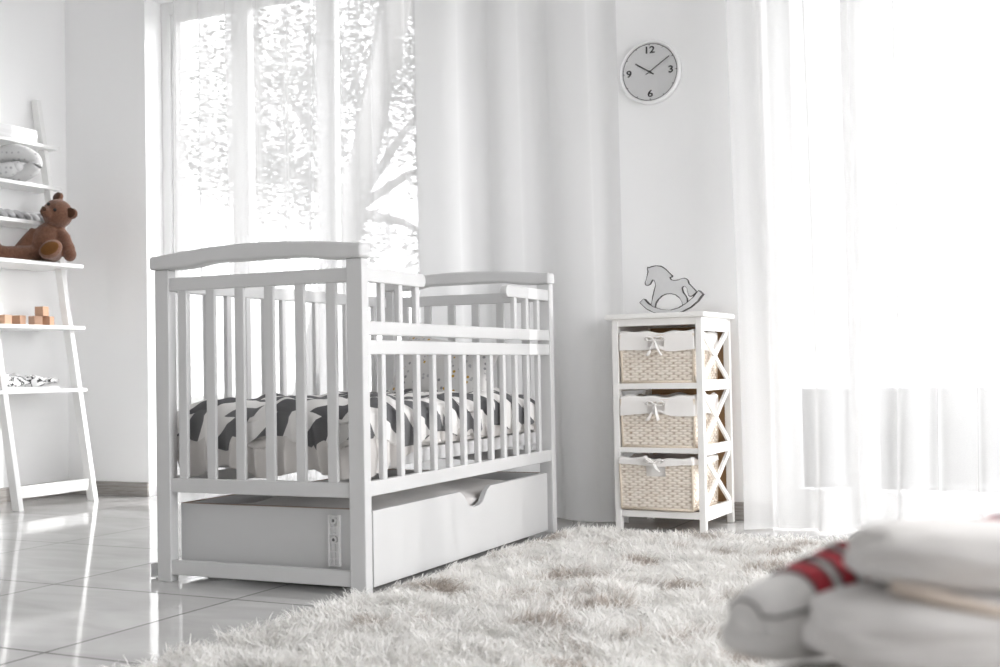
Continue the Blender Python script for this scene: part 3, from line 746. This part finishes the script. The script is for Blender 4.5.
# ------------------------------------------------------------------ wall clock
clock = thing('wall_clock', 'round white wall clock with dark numerals on the wall above the dresser', 'clock', (-1.480, YB, 1.662))
CR = .120
bm = BM(); lathe(bm, [(.0001, 0), (CR, 0), (CR+.001, -.022), (CR-.002, -.030), (CR-.008, -.031), (CR-.011, -.026), (CR-.012, -.016), (.0001, -.016)], 72); obj('rim', bm, M['clockrim'], clock, True)
fr = CR-.0118
bm = BM(); lathe(bm, [(.0001, -.0185), (fr, -.0185), (fr, -.0161), (.0001, -.0161)], 72); dial = obj('dial', bm, M['clockface'], clock)
bm = BM(); lathe(bm, [(fr-.0036, -.0188), (fr-.0010, -.0188), (fr-.0010, -.0186), (fr-.0036, -.0186), (fr-.0036, -.0188)], 72)
obj('minute_ring', bm, M['dark'], dial)
for h_ in range(12):
    a = 2*PI*h_/12; r0, r1 = fr-.0085, fr-.0025
    bm = BM(); bar(bm, (r0*math.sin(a), -.019, r0*math.cos(a)), (r1*math.sin(a), -.019, r1*math.cos(a)), .0022, .0008); obj('tick', bm, M['black'], dial)
for tx, a in (('12', 0), ('3', PI/2), ('6', PI), ('9', 3*PI/2)):
    cu = bpy.data.curves.new('numeral', 'FONT'); cu.body = tx; cu.size = .036; cu.align_x = 'CENTER'; cu.align_y = 'CENTER'; cu.extrude = .0004; cu.offset = .0008
    tmp = bpy.data.objects.new('tmp', cu); COL.objects.link(tmp)
    dg = bpy.context.evaluated_depsgraph_get(); me = bpy.data.meshes.new_from_object(tmp.evaluated_get(dg)); bpy.data.objects.remove(tmp)
    me.name = 'numeral'; me.materials.clear(); me.materials.append(M['black'])
    o = bpy.data.objects.new('numeral', me); COL.objects.link(o); o.parent = dial
    o.location = ((fr-.026)*math.sin(a), -.0192, (fr-.026)*math.cos(a)); o.rotation_euler = (PI/2, 0, 0); o.scale = (1.22, 1, 1)
def hand(nm, a, l, w, y):
    d = Vector((math.sin(a), 0, math.cos(a)))
    bm = BM(); bar(bm, -d*.018 + Vector((0,y,0)), d*l + Vector((0,y,0)), w, .0012); obj(nm, bm, M['black'], clock, bevel=.0003)
hand('hour_hand', math.radians(303), .066, .0052, -.0215); hand('minute_hand', math.radians(57), .093, .0032, -.0235)
bm = BM(); lathe(bm, [(.0001, -.026), (.004, -.026), (.004, -.0186), (.0001, -.0186)], 20); obj('hub', bm, M['black'], clock, True)
bm = BM(); lathe(bm, [(.0001, -.0285), (fr, -.0285), (fr, -.0275), (.0001, -.0275)], 48); obj('cover_glass', bm, M['glass'], clock)

# ------------------------------------------------------------------ ladder shelf
ls = thing('ladder_shelf', 'white leaning ladder shelf with six boards against the left wall', 'shelf', (XL, 0, 0))
Y0, Y1 = 3.700, 4.150
def leg_x(z): return .345 - .33*z/1.85          # local distance from the wall
for y in (Y0, Y1-.026):
    bm = BM()
    p = [(leg_x(0)-.002, 0), (leg_x(0)+.040, 0), (leg_x(1.85)+.034, 1.85), (leg_x(1.85)-.004, 1.85)]
    a = [bm.verts.new((x, y, z)) for x, z in p]; b = [bm.verts.new((x, y+.026, z)) for x, z in p]
    bm.faces.new(a); bm.faces.new(b[::-1])
    for i in range(4): bm.faces.new((a[i], b[i], b[(i+1)%4], a[(i+1)%4]))
    obj('leg', bm, M['shelfwhite'], ls, bevel=.002)
SH = [(.507, .300), (.789, .290), (1.071, .282), (1.262, .185), (1.437, .150), (1.627, .140)]
for z, d in SH:
    boxo('shelf_board', (.008, d, Y0-.035, Y1+.024, z-.016, z), M['shelfwhite'], ls, .0015)
boxo('brace', (leg_x(.08)+.006, leg_x(.08)+.026, Y0+.02, Y1-.02, .050, .100), M['shelfwhite'], ls, .002)

# things on the shelf
XS = XL
bm = BM(); box(bm, .0,.11, 0,.36, 0,.004); box(bm, 0,.006, 0,.36, .004,.058); box(bm, .104,.11, 0,.36, .004,.058); box(bm, .006,.104, 0,.006, .004,.058); box(bm, .006,.104, .354,.36, .004,.058)
o = thing('storage_tray', 'low white tray on the highest board of the ladder shelf', 'tray', (XS+.020, 3.69, 1.627))
t_ = obj('tray_body', bm, M['box'], o, bevel=.002); boxo('band', (-.0012, .1112, -.0012, .3612, .022, .036), M['paper'], o, 0)
# dotted nursing pillow: a fat coil standing on its edge
o = thing('nursing_pillow', 'rolled white pillow with grey dots on the second board from the top', 'pillow', (XS+.115, 3.930, 1.438), .62)
bm = BM(); pts, rad = [], []
for k in range(44):
    a = math.radians(150 - 275*k/43)
    pts.append((.092*math.cos(a), .004*math.sin(3*a), .080 + .047*math.sin(a))); rad.append(.034 - .004*math.cos(a*2))
tube(bm, pts, rad, 18)
for e, q in ((pts[0], rad[0]), (pts[-1], rad[-1])): ellipsoid(bm, e, (q*.95, q*.98, q*.98), None, 14, 10)
obj('outer_coil', bm, M['starpillow'], o, True)
bm = BM(); pts = [(-.10, -.030, .040), (-.06, -.040, .038), (-.015, -.038, .046), (.020, -.030, .060)]
tube(bm, pts, [.034,.036,.034,.026], 16); ellipsoid(bm, pts[0], (.034,.03,.034)); ellipsoid(bm, pts[-1], (.026,.03,.026))
obj('inner_coil', bm, M['starpillow'], o, True)
# grey knitted strip, braided
o = thing('knitted_blanket', 'braided grey knitted blanket lying on the board behind the teddy bear', 'blanket', (XS+.09, 3.99, 1.2625))
for k in range(3):
    bm = BM(); pts = []
    for i in range(50):
        t = i/49; y = -.30 + .42*t; a = 2*PI*3*t + k*2*PI/3
        pts.append((.030*math.sin(a), y, .024 + .012*math.sin(2*a)))
    tube(bm, pts, .0125, 10); obj('strand', bm, M['knit'], o, True)
bm = BM(); tube(bm, [(0,.10,.020),(0,.14,.018),(0,.165,.016)], [.024,.020,.012], 12, .7); obj('tail', bm, M['knit'], o, True)
# wooden blocks
def make_block(label, loc, rz):
    s = .0215
    t = thing('toy_block', label, 'toy block', loc, rz, 'wooden toy blocks')
    bm = BM(); box(bm, -s, s, -s, s, 0, 2*s); obj('cube', bm, M['block'], t, bevel=.002, seg=3)
    return t
zb = .7895
B0 = make_block('natural wood toy block at the left picture edge of the shelf row', (XS+.20, 3.795, zb), .1)
def block(label, x, y, z, rz):
    b = dup(B0, (x, y, z), label); b.rotation_euler = (0,0,rz)
block('natural wood toy block second from the left, standing alone', XS+.20, 3.873, zb, .25)
block('natural wood toy block at the left foot of the small block stack', XS+.20, 3.966, zb, -.12)
block('natural wood toy block at the right foot of the small block stack', XS+.20, 4.036, zb, .35)
block('natural wood toy block lying on top of two other blocks', XS+.20, 4.003, zb+.0432, .2)
# magazine and crumpled printed cloth
o = thing('magazine', 'white magazine lying on the lowest board of the ladder shelf', 'magazine', (XS+.15, 3.93, .5075))
boxo('pages', (-.095, .095, -.19, .13, 0, .009), M['paper'], o, .001); boxo('cover', (-.097, .097, -.192, .132, .009, .0105), M['box'], o, .0005)
def crumple():
    def f(u, v):
        a = 2*PI*v
        s = (u-.5)*2; e = max(0, 1-abs(s)**3.2)**.5
        rx, rz_ = .062*e, .025*e*(1+.4*math.sin(5*u))
        y = s*.21
        w = nz(u*7, math.cos(a)*1.5, math.sin(a)*1.5+3)*.016*e
        return ((rx+w)*math.cos(a) + .01*math.sin(u*9), y, max(.0, .018 + .012*(u-.5)**2*4 + (rz_+w)*math.sin(a)))
    bm = grid(60, 28, f); bmesh.ops.remove_doubles(bm, verts=bm.verts[:], dist=.0004); return bm
o = tag(obj('printed_cloth', crumple(), M['scribble'], smooth=True), 'crumpled white cloth with black line print on top of the magazine', 'cloth')
o.location = (XS+.155, 3.915, .5185)
o2 = tag(obj('bundled_cloth', (lambda b: (ellipsoid(b, (0,0,.032), (.055,.050,.032), None, 28, 20), [setattr(v, 'co', v.co + v.co.normalized()*.012*nz(v.co.x*40, v.co.y*40, v.co.z*40)) for v in b.verts], b)[-1])(BM()), M['scribble'], smooth=True), 'bunched white cloth with black print at the left picture edge of the lowest board', 'cloth')
o2.location = (XS+.215, 3.745, .5185)

# ------------------------------------------------------------------ teddy bear
# local frame: x to the camera's right, y away from the camera, z up; base on the board
yaw = .74
bear = thing('teddy_bear', 'brown plush teddy bear sitting on the widest shelf board, leaning its head', 'teddy bear', (XL+.215, 4.020, 1.0715), yaw)
def rotm(ax, deg): return Matrix.Rotation(math.radians(deg), 3, ax)
bm = BM()
ellipsoid(bm, (0, 0, .088), (.072,.066,.088))
ellipsoid(bm, (.006, -.004, .135), (.056,.05,.045))
HC = Vector((.048, -.012, .222)); HR = rotm('Y', 46) @ rotm('Z', -30) @ rotm('X', 12)
def hl(x, y, z): return HC + HR @ Vector((x, y, z))
ellipsoid(bm, HC, (.070,.062,.066), HR)
ellipsoid(bm, hl(-.006, -.048, -.020), (.034,.036,.027), HR)
for s, e in ((-1, .0), (1, .0)):
    ellipsoid(bm, hl(s*.056, .004, .056 if s < 0 else .044), (.026,.014,.026), HR @ rotm('Z', s*18))
# arms
tube(bm, [(-.045, 0, .145), (-.075, -.012, .105), (-.108, -.02, .062), (-.128, -.022, .040)], [.026,.028,.028,.022], 14); ellipsoid(bm, (-.130,-.022,.038), (.024,.024,.022))
tube(bm, [(.050, -.006, .150), (.078, -.028, .110), (.094, -.044, .065), (.100, -.050, .040)], [.026,.029,.030,.026], 14); ellipsoid(bm, (.101,-.052,.036), (.029,.029,.033))
# legs: one stretched to the left, one towards the viewer
tube(bm, [(-.030, -.02, .040), (-.10, -.045, .036), (-.17, -.062, .036), (-.205, -.068, .042)], [.040,.036,.034,.036], 16); ellipsoid(bm, (-.212,-.068,.052), (.030,.032,.052))
tube(bm, [(.030, -.03, .042), (.026, -.075, .042), (.022, -.115, .044)], [.042,.038,.036], 16); ellipsoid(bm, (.026,-.130,.050), (.053,.030,.040), rotm('Y', -30))
bo = obj('plush_body', bm, M['bear'], bear, True)
r_ = bo.modifiers.new('join', 'REMESH'); r_.mode = 'VOXEL'; r_.voxel_size = .0045; r_.use_smooth_shade = True
s_ = bo.modifiers.new('soften', 'SMOOTH'); s_.iterations = 6; s_.factor = .5
bm = BM(); ellipsoid(bm, (.024,-.159,.052), (.041,.006,.027), rotm('Y', -30)); obj('foot_pad', bm, M['bearpad'], bear, True)
bm = BM(); ellipsoid(bm, (-.240,-.072,.052), (.006,.022,.036)); obj('foot_pad', bm, M['bearpad'], bear, True)
for s in (-1, 1):
    bm = BM(); ellipsoid(bm, hl(s*.056, -.011, .056 if s < 0 else .044), (.023,.007,.023), HR @ rotm('Z', s*18)); obj('inner_ear', bm, M['bearear'], bear, True)
    bm = BM(); ellipsoid(bm, hl(s*.023-.002, -.059, .014), (.0075,.0075,.0080)); obj('eye', bm, M['gloss_black'], bear, True)
bm = BM(); ellipsoid(bm, hl(-.008, -.084, -.010), (.014,.008,.009), HR); obj('nose', bm, M['bearear'], bear, True)
bm = BM(); tube(bm, [hl(-.008,-.085,-.018), hl(-.008,-.083,-.030)], .0016, 6); tube(bm, [hl(-.020,-.079,-.034), hl(-.008,-.083,-.030), hl(.004,-.079,-.034)], .0016, 6); obj('mouth', bm, M['bearear'], bear, True)

# ------------------------------------------------------------------ foreground: bench, sneakers, folded clothes
FA = .456
cF, sF = math.cos(FA), math.sin(FA)
def fg(a, c, z): return (a*cF - c*sF, a*sF + c*cF, z)     # a right, c ahead of the viewpoint's floor spot
ZT = .352
bench = thing('bench', 'low off-white fabric bench under the sneaker and folded clothes', 'bench', fg(.448, .760, 0), FA+math.radians(12))
def cush():
    hx, hy = .305, .245
    def f(u, v):
        a, b = 2*PI*u, (v-.5)*PI
        ca, sa, cb, sb = math.cos(a), math.sin(a), math.cos(b), math.sin(b)
        p = lambda q, e: math.copysign(abs(q)**e, q)
        return (hx*p(ca,.35)*p(cb,.45), hy*p(sa,.35)*p(cb,.45), ZT-.075 + .075*p(sb,.5) + .003*nz(ca*5, sa*5, sb*3))
    bm = grid(80, 40, f); bmesh.ops.remove_doubles(bm, verts=bm.verts[:], dist=.0005); return bm
obj('seat_cushion', cush(), M['bench'], bench, True)
for sx in (-1, 1):
    for sy in (-1, 1):
        bm = BM(); tube(bm, [(sx*.27, sy*.18, 0), (sx*.25, sy*.165, ZT-.11)], [.014,.022], 14); obj('leg', bm, M['bench_leg'], bench, True)
boxo('seat_base', (-.30, .30, -.21, .21, ZT-.165, ZT-.135), M['bench_leg'], bench, .004)

def make_sneaker(label, loc, rz):
    """toe along -x. Sections from toe to heel: x, half width, sole bottom, vamp height"""
    t = thing('sneaker', label, 'shoe', loc, rz, 'small white sneakers with red bands')
    sec = [(-.078,.010,.030),(-.074,.022,.041),(-.066,.030,.048),(-.054,.034,.052),(-.038,.035,.057),(-.020,.034,.062),(-.002,.032,.068),(.016,.031,.073),(.034,.030,.077),(.052,.029,.079),(.066,.025,.077),(.074,.014,.070)]
    def top_pt(i, a, k=1.0):
        x, w, h = sec[i]; z0 = .014
        p = lambda q, e: math.copysign(abs(q)**e, q)
        return Vector((x, w*p(math.cos(a), .75)*k, z0 + (h-z0)*p(max(0, math.sin(a)), .8)*k))
    bm = BM(); n = 20
    R = [[bm.verts.new(top_pt(i, PI*j/n)) for j in range(n+1)] for i in range(len(sec))]
    for a, b in zip(R, R[1:]):
        for j in range(n): bm.faces.new((a[j], a[j+1], b[j+1], b[j]))
    for rr in (R[0], R[-1]): bm.faces.new(rr)
    obj('upper', bm, M['sneaker'], t, True, sub=1)
    # sole
    out = [(x-.004*(i < 2)+.003*(i > 9), w+.005) for i, (x, w, h) in enumerate(sec)]
    ring = [(x, w) for x, w in out] + [(x, -w) for x, w in reversed(out)]
    bm = BM()
    lv = [(.90, 0), (1.0, .004), (1.0, .016), (.985, .020), (.93, .0205)]
    RR = [[bm.verts.new((x*k, y*k, z)) for x, y in ring] for k, z in lv]
    for a, b in zip(RR, RR[1:]):
        for j in range(len(ring)): bm.faces.new((a[j], a[(j+1)%len(ring)], b[(j+1)%len(ring)], b[j]))
    bm.faces.new(RR[0][::-1]); bm.faces.new(RR[-1])
    obj('sole', bm, M['rubber'], t, True, sub=1)
    def lerp_pt(x, a, k):
        for i in range(len(sec)-1):
            if sec[i][0] <= x <= sec[i+1][0]:
                f = (x-sec[i][0])/(sec[i+1][0]-sec[i][0]); return top_pt(i, a, k).lerp(top_pt(i+1, a, k), f)
        return top_pt(len(sec)-1, a, k)
    # rubber rand: a cap over the toe and a strip along each side, edged by a dark seam
    bm = grid(8, 24, lambda u, v: lerp_pt(-.0778 + u*.004, PI*v, 1.035))
    obj('toe_cap', bm, M['rubber'], t, True)
    for sg in (0, 1):
        ang = lambda v: PI*(v*.16) if sg == 0 else PI*(1-v*.16)
        bm = grid(40, 6, lambda u, v: lerp_pt(-.070 + u*.138, ang(v), 1.035)); obj('side_rand', bm, M['rubber'], t, True)
    seam = [lerp_pt(.06 - .126*q/20, PI*.16, 1.045) for q in range(21)] + [lerp_pt(-.0738, PI*(.16+.68*q/12), 1.045) for q in range(1, 12)] + [lerp_pt(-.066 + .126*q/20, PI*.84, 1.045) for q in range(21)]
    bm = BM(); tube(bm, seam, .0012, 6); obj('toe_seam', bm, M['seam'], t, True)
    # red instep bands with dark piping
    for x0, w in ((-.031, .017), (-.006, .014), (.015, .010)):
        bm = grid(4, 26, lambda u, v: lerp_pt(x0 + w*u - .002*math.sin(PI*v)+.002, PI*(.08+.84*v), 1.03))
        o = obj('instep_band', bm, M['red'], t, True); o['label'] = 'crimson band'
        so = o.modifiers.new('s', 'SOLIDIFY'); so.thickness = .0015
        for e in (0, w):
            bm = BM(); tube(bm, [lerp_pt(x0 + e - .002*math.sin(PI*q/24)+.002, PI*(.08+.84*q/24), 1.035) for q in range(25)], .0009, 6); obj('piping', bm, M['seam'], o, True)
    return t
make_sneaker('small white sneaker with red bands on the bench, left of the folded white clothes', fg(.243, .935, ZT-.003), FA+math.radians(26))
def garment(a0, a1, c0, c1, z0, z1, seed, folds, ex=.55, tilt=0):
    """a soft folded garment: a flattened roll with creases"""
    cx, cy, cz = (a0+a1)/2, (c0+c1)/2, (z0+z1)/2; hx, hy, hz = (a1-a0)/2, (c1-c0)/2, (z1-z0)/2
    p = lambda q, e: math.copysign(abs(q)**e, q)
    def f(u, v):
        a, b = 2*PI*u, (v-.5)*PI
        ca, sa, cb, sb = math.cos(a), math.sin(a), math.cos(b), math.sin(b)
        x, y, z = p(ca,ex+.15)*p(cb,ex), p(sa,ex+.15)*p(cb,ex), p(sb, ex+.2)
        d = 1 + .05*nz(x*2.2, y*2.2, z*2.2+seed) + .02*nz(x*6, y*6, z*6+seed)
        for (fx, fz, sl, dep, wd) in folds:
            d -= dep*math.exp(-((z-(fz+sl*(x-fx)))/wd)**2)*sm(-y, -.6, .1)*sm(x, fx-.5, fx+.1)
        return (cx + hx*x*d, cy + hy*y*d, max(z0, cz + hz*z*(1 if z < 0 else d*(1-tilt*x))))
    bm = grid(120, 70, f); bmesh.ops.remove_doubles(bm, verts=bm.verts[:], dist=.0003)
    return bm
def put_fg(o): o.rotation_euler = (0,0,FA); return o
tg = thing('folded_trousers', 'folded white trousers lying on the bench, right of the sneaker', 'trousers', (0,0,0), FA)
obj('folded_cloth', garment(.210, .54, .775, .93, ZT-.004, .410, 3, [(.1,.1,-.1,.06,.12)]), M['garment'], tg, True)
tg2 = thing('folded_shirt', 'folded white shirt with beige facing, stacked on the folded trousers', 'clothing', (0,0,0), FA)
up = obj('folded_cloth', garment(.246, .56, .800, .935,   .404, .444, 8, [(.15,.25,-.05,.10,.16),(.0,-.45,.1,.08,.14)], tilt=.75), M['garment'], tg2, True)
bm = BM(); tube(bm, [(.262,.825,.414),(.285,.805,.409),(.315,.794,.402),(.345,.789,.397),(.40,.787,.395),(.50,.789,.395)], .0085, 12, .6); obj('facing', bm, M['garmentin'], tg2, True)
make_sneaker('second small sneaker mostly hidden behind the folded clothes at the right edge', fg(.402, .985, ZT+.020), FA+math.radians(8)).rotation_euler.y = math.radians(10)

# ------------------------------------------------------------------ outside
bm = BM(); box(bm, -14, 10, YB+.2, 6.6, -.12, -.02); box(bm, XR+.2, 10, -12, YB+.2, -.12, -.02); tag(obj('terrace', bm, M['terrace']), kind='structure')
bm = BM(); box(bm, -22, 16, 6.6, 30, -.2, -.05); tag(obj('lawn', bm, M['lawn']), kind='structure')
def leaves(bm, c, r, n, size, rr, squash=.8):
    for _ in range(n):
        d = Vector((rr.gauss(0,1), rr.gauss(0,1), rr.gauss(0,1))).normalized()*rr.random()**.4
        p = Vector(c) + Vector((d.x*r, d.y*r, d.z*r*squash))
        q = Matrix.Rotation(rr.uniform(0, 6.28), 3, 'Z') @ Matrix.Rotation(rr.uniform(-1.2, 1.2), 3, 'X')
        s = size*rr.uniform(.6, 1.3)
        vs = [bm.verts.new(p + q @ Vector(k)) for k in ((-s,0,0),(0,-s*.45,.05*s),(s,0,0),(0,s*.45,.05*s))]
        bm.faces.new(vs)
def tree(loc, label, seed, trunk, crowns, n, size, r):
    rr = random.Random(seed)
    t = thing('tree', label, 'tree', loc)
    bm = BM(); tube(bm, trunk, [r, r*.95, r*.85, r*.7], 14); obj('trunk', bm, M['bark'], t, True)
    for c, _ in crowns:
        bm = BM(); a, b = Vector(trunk[-2]), Vector(c); tube(bm, [a, a.lerp(b, .5)+Vector((0,0,.1)), b], [r*.35, r*.22, r*.08], 8); obj('branch', bm, M['bark'], t, True)
    bm = BM()
    for c, cr in crowns: leaves(bm, c, cr, int(n*cr*cr), size, rr)
    obj('crown', bm, M['leaf'], t)
tree((-6.85, 9.6, -.05), 'leafy tree with a thick slanting trunk outside the left window', 4,
     [(0,0,0), (.28,0,1.0), (.62,0,2.1), (1.35,0,4.6)],
     [((-.4,.5,2.6), .7), ((-.5,.3,3.6), .85), ((.4,.7,3.3), .8), ((1.5,.6,2.6), .7), ((1.5,.5,3.4), .7), ((.5,.8,4.4), 1.0), ((-1.2,.6,2.9), .7), ((1.4,.6,1.7), .55), ((.1,.8,2.0), .45)], 5200, .038, .16)
bm = BM(); box(bm, -3.2, 5, 5.86, 5.98, -.02, .44); tag(obj('parapet', bm, M['terrace'], bevel=.01), kind='structure')
rr = random.Random(5)
bm = BM()
for k in range(60): leaves(bm, (-.80 + k*.05, 5.55 + rr.uniform(-.1,.1), rr.uniform(.06, .36)), .12, 260, .024, rr)
hd = thing('hedge', 'low clipped hedge on the terrace outside the right window', 'hedge', (0,0,-.02))
obj('hedge_leaves', bm, M['hedge'], hd)
boxo('planter', (-.86, 2.2, 5.44, 5.66, 0, .06), M['terrace'], hd, .004)

# ------------------------------------------------------------------ light
w = bpy.data.worlds.new('world'); scene.world = w; w.use_nodes = True
nt = w.node_tree
for n_ in list(nt.nodes): nt.nodes.remove(n_)
o_ = nt.nodes.new('ShaderNodeOutputWorld'); b_ = nt.nodes.new('ShaderNodeBackground'); b_.inputs[0].default_value = (.985, .985, 1, 1); b_.inputs[1].default_value = 5.6
nt.links.new(b_.outputs[0], o_.inputs[0])
sd = bpy.data.lights.new('sun', 'SUN'); sd.energy = 2.4; sd.angle = math.radians(1.2); sd.color = (1, .99, .975)
so = bpy.data.objects.new('sun', sd); COL.objects.link(so)
so.rotation_euler = Vector((-.74, -.58, -.42)).to_track_quat('-Z', 'Y').to_euler()
for wx in (W1, W2):
    pd = bpy.data.lights.new('window_portal', 'AREA'); pd.shape = 'RECTANGLE'; pd.size = wx[1]-wx[0]; pd.size_y = HEAD; pd.cycles.is_portal = True
    po = bpy.data.objects.new('window_portal', pd); COL.objects.link(po); po.location = ((wx[0]+wx[1])/2, YB+.19, HEAD/2); po.rotation_euler = (-PI/2, 0, 0)
pd = bpy.data.lights.new('window_portal', 'AREA'); pd.shape = 'RECTANGLE'; pd.size = FILL_WIN[1]-FILL_WIN[0]; pd.size_y = 2.4; pd.cycles.is_portal = True  # portal for the added window in the right wall
po = bpy.data.objects.new('window_portal', pd); COL.objects.link(po); po.location = (XR+.19, (FILL_WIN[0]+FILL_WIN[1])/2, 1.3); po.rotation_euler = (0, PI/2, 0); po.rotation_euler = Matrix(((0,0,1),(1,0,0),(0,1,0))).to_euler()

scene.view_settings.view_transform = 'Standard'; scene.view_settings.look = 'None'; scene.view_settings.gamma = 1; scene.view_settings.use_curve_mapping = False
scene.view_settings.exposure = 0.47
c = scene.cycles
c.max_bounces = 14; c.diffuse_bounces = 8; c.glossy_bounces = 5; c.transmission_bounces = 8; c.transparent_max_bounces = 24
c.use_denoising = True; c.sample_clamp_indirect = 12; c.caustics_reflective = False; c.caustics_refractive = False
